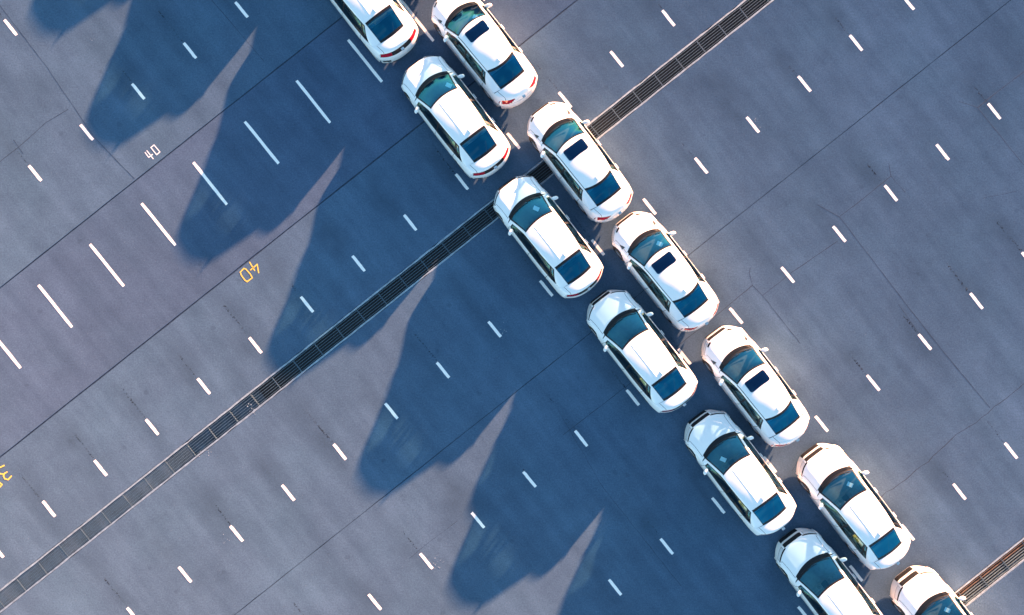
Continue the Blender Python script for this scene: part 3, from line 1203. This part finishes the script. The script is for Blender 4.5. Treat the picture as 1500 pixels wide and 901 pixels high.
    if not spec['sunroof']:
        mb = MB()
        mb.box((-.14, -.05, -.05), (.14, .05, .09), 0, Matrix.Translation((X(sF + .98), .60 * q, .80)) @ Matrix.Rotation(-.3, 4, 'Y'))
        part('protective_film', mb, M['film'], root, bevel=.03)
    # wipers on the cowl
    for y0, ln in ((.45, .58), (-.12, .46)):
        mb = MB()
        pts = []
        for t in np.linspace(0, 1, 8):
            y = y0 - ln * t
            s = d0 + .035 + .20 * (y / .71) ** 2 + .04 * t
            pts.append((X(s), y, np.interp(s - .2 * (y / .71) ** 2, Gk[:, 0], Gk[:, 2]) - .03 * (abs(y) / .71) ** 2 + .018))
        mb.tube(pts, .009, 5)
        part('wiper', mb, M['black'], root, True)
    # emblem and rear plate recess
    mb = MB()
    zt = spec['emblem_z']
    mb.box((X(L) + .012, -.055, zt - .02), (X(L) + .10, .055, zt + .022))
    part('badge', mb, M['chrome'], parts['trunk_lid'], bevel=.01)
    return root

# plain four-door saloon
PLAIN = dict(name='parked_car', L=4.66, w=0.905, wheels=(.90, 3.62), doors=(1.33, 2.42, 3.42), tl_side=.36, tl_t=.34, tl_v=(.50, .985), strip=True,
    body=[(.03, .37, .20, .20, .77, .80, .20), (.00, .40, .26, .26, .79, .82, .25), (.04, .36, .44, .44, .81, .83, .42), (.06, .35, .55, .55, .82, .835, .50), (.13, .33, .69, .67, .82, .845, .40), (.19, .32, .745, .705, .80, .86, .22),
          (.50, .33, .835, .775, .77, .885, .19), (.86, .26, .932, .872, .785, .90, .18), (.98, .21, .955, .895, .80, .90, .18),
          (1.5, .02, .96, .925, .835, .905, .18), (2.5, 0, .98, .945, .845, .905, .18), (3.4, 0, 1.02, .975, .83, .905, .18), (4.10, -.10, 1.075, 1.02, .76, .89, .19),
          (4.45, -.20, 1.06, 1.0, .70, .855, .22), (4.53, -.23, .985, .95, .72, .84, .40), (4.60, -.26, .82, .81, .76, .82, .60), (4.65, -.28, .66, .66, .79, .81, .62), (4.66, -.30, .46, .46, .79, .80, .44), (4.60, -.25, .22, .22, .76, .77, .22)],
    bsub=[2, 3, 2, 3, 2, 6, 6, 2, 8, 14, 14, 11, 6, 3, 4, 3, 3, 4],
    bname=['lip', 'intake', 'bar', 'grille', 'nose', 'hood', 'hood', 'cowl', 'cab', 'cab', 'cab', 'cab', 'deck', 'deck', 'tailband', 'lowtail', 'lowtail', 'skirt'],
    green=[(.98, .20, .955, .92, .72, 1.20), (1.36, .17, 1.20, 1.145, .645, 1.58), (1.76, .10, 1.385, 1.345, .595, 1.96), (2.10, .03, 1.44, 1.40, .59, 2.25), (2.65, 0, 1.455, 1.41, .575, 2.78),
           (3.33, .0, 1.385, 1.345, .525, 3.82), (3.70, -.02, 1.245, 1.205, .505, 3.93), (4.10, -.04, 1.08, 1.045, .49, 4.02)],
    gsub=[8, 7, 5, 7, 9, 5, 5], gname=['ws', 'ws', 'roof', 'roof', 'roof', 'rw', 'rw'], bulge=.03, rw_v=.975, ditch=False, dlo=(3, 36), bp=(23, 33),
    nose_p=1.9, tl_taper=0.0, sunroof=None, roof_s=(1.76, 3.33), mirror_s=1.50, emblem_z=.92)
# smaller fastback saloon with a sunroof
FAST = dict(name='parked_car', L=4.50, w=0.865, wheels=(.86, 3.50), doors=(1.26, 2.33, 3.28), tl_side=.42, tl_t=.30, tl_v=(.46, .985), strip=False,
    body=[(.06, .34, .20, .20, .77, .80, .20), (.00, .40, .27, .27, .79, .82, .26), (.00, .40, .44, .44, .81, .83, .42), (.02, .39, .57, .57, .82, .835, .52), (.09, .36, .695, .68, .82, .845, .40), (.165, .34, .745, .705, .80, .86, .22),
          (.46, .33, .83, .77, .77, .885, .19), (.775, .27, .92, .86, .785, .90, .18), (.90, .22, .945, .885, .80, .90, .18),
          (1.4, .02, .95, .915, .835, .905, .18), (2.4, 0, .975, .94, .845, .905, .18), (3.2, 0, 1.01, .97, .835, .905, .18), (3.86, -.06, 1.085, 1.02, .77, .89, .19),
          (4.27, -.22, 1.055, .995, .69, .855, .22), (4.37, -.26, .985, .945, .72, .84, .40), (4.455, -.28, .80, .79, .76, .82, .60), (4.49, -.29, .66, .66, .79, .81, .62), (4.50, -.30, .46, .46, .79, .80, .44), (4.45, -.26, .22, .22, .76, .77, .22)],
    bsub=[2, 3, 2, 3, 2, 6, 6, 2, 8, 14, 13, 10, 7, 4, 4, 3, 3, 4],
    bname=['lip', 'intake', 'bar', 'grille', 'nose', 'hood', 'hood', 'cowl', 'cab', 'cab', 'cab', 'cab', 'deck', 'deck', 'tailband', 'lowtail', 'lowtail', 'skirt'],
    green=[(.90, .20, .945, .905, .74, 1.12), (1.24, .18, 1.18, 1.12, .68, 1.45), (1.57, .13, 1.365, 1.315, .64, 1.75), (1.9, .05, 1.43, 1.38, .625, 2.05), (2.5, 0, 1.445, 1.39, .61, 2.6),
           (3.24, -.13, 1.345, 1.285, .565, 3.42), (3.55, -.08, 1.215, 1.16, .545, 3.62), (3.86, -.03, 1.09, 1.05, .53, 3.78)],
    gsub=[8, 7, 5, 7, 9, 5, 5], gname=['ws', 'ws', 'roof', 'roof', 'roof', 'rw', 'rw'], bulge=.035, rw_v=.975, ditch=True, dlo=(3, 36), bp=(23, 33),
    nose_p=2.1, tl_taper=0.24, sunroof=(1.75, 2.15, .39), roof_s=(1.57, 3.22), mirror_s=1.38, emblem_z=.90)

def copy_tree(o, parent=None, skip=()):
    c = o.copy()
    COL.objects.link(c)
    c.parent = parent
    for ch in KIDS.get(o.name, []):
        if ch.name.split('.')[0] in skip:
            continue
        d = copy_tree(ch, c, skip)
        if ch.name.startswith('paper_sheet'):
            d.location = (random.uniform(-.05, .12), random.uniform(-.12, .6), 0.004)
    return c

HEAD = math.atan2(.793, -.609)
plain, fast = build_car(PLAIN), build_car(FAST)
KIDS = {}
for o in bpy.data.objects:
    if o.parent:
        KIDS.setdefault(o.parent.name, []).append(o)
# centre of each car on the ground, photograph pixels from the picture's middle
CARS = [
    ('p', -213.4, -442.6, "white car without sunroof cut off by the photo's top edge"),
    ('p', -81.7, -274.6, "topmost white car without sunroof shown whole, black band between its tail lamps"),
    ('p', 50.6, -102.5, "white car without sunroof with its nose over the long grated drain"),
    ('p', 185.0, 61.4, "white car without sunroof parked just below the one over the drain"),
    ('p', 326.0, 236.0, "white car without sunroof standing left of the lowest sunroof car's tail"),
    ('p', 457.7, 407.5, "white car in the left row cut off by the photo's bottom edge"),
    ('s', -40.5, -373.5, "white sunroof car at the top edge, topmost of the sunroof cars"),
    ('s', 96.3, -209.0, "white sunroof car standing over the long grated drain"),
    ('s', 218.6, -52.0, "white sunroof car second from the bottom of the sunroof cars"),
    ('s', 348.2, 112.5, "white sunroof car lowest of the sunroof cars, dark line along its nose"),
    ('p', 488.5, 285.0, "only white car without sunroof in the right row shown whole"),
    ('p', 625.6, 462.4, "white car cut off by the bottom edge beside the rusty drain"),
    # rows go on past the top edge: only their long shadows reach into the photo
    ('p', -346.4, -612.6, "white car without sunroof, first of its row beyond the photo's top edge"),
    ('p', -428.0, -777.0, "white car without sunroof, second of its row beyond the photo's top edge"),
    ('s', -172.0, -538.0, "white sunroof car just beyond the photo's top edge, right row"),
    ('s', -303.5, -703.0, "white sunroof car farthest beyond the photo's top edge, right row"),
]
used = {'p': False, 's': False}
SKIP = {1: (), 2: ('protective_film',), 3: ('paper_sheet',), 5: ('protective_film', 'paper_sheet'), 7: ('paper_sheet',), 9: ('paper_sheet',)}
for n_, (t, x, y, lab) in enumerate(CARS):
    src = plain if t == 'p' else fast
    if not used[t]:
        o = src
        used[t] = True
    else:
        o = copy_tree(src, None, SKIP.get(n_, ()))
    o.location = (x / S, -y / S, 0)
    o.rotation_euler = (0, 0, HEAD + random.uniform(-.012, .012))
    o.scale = (1.02,) * 3 if t == 'p' else (1.03,) * 3
    o['label'] = lab
    o['category'] = "car"
    o['group'] = "white cars parked in a diagonal double row"
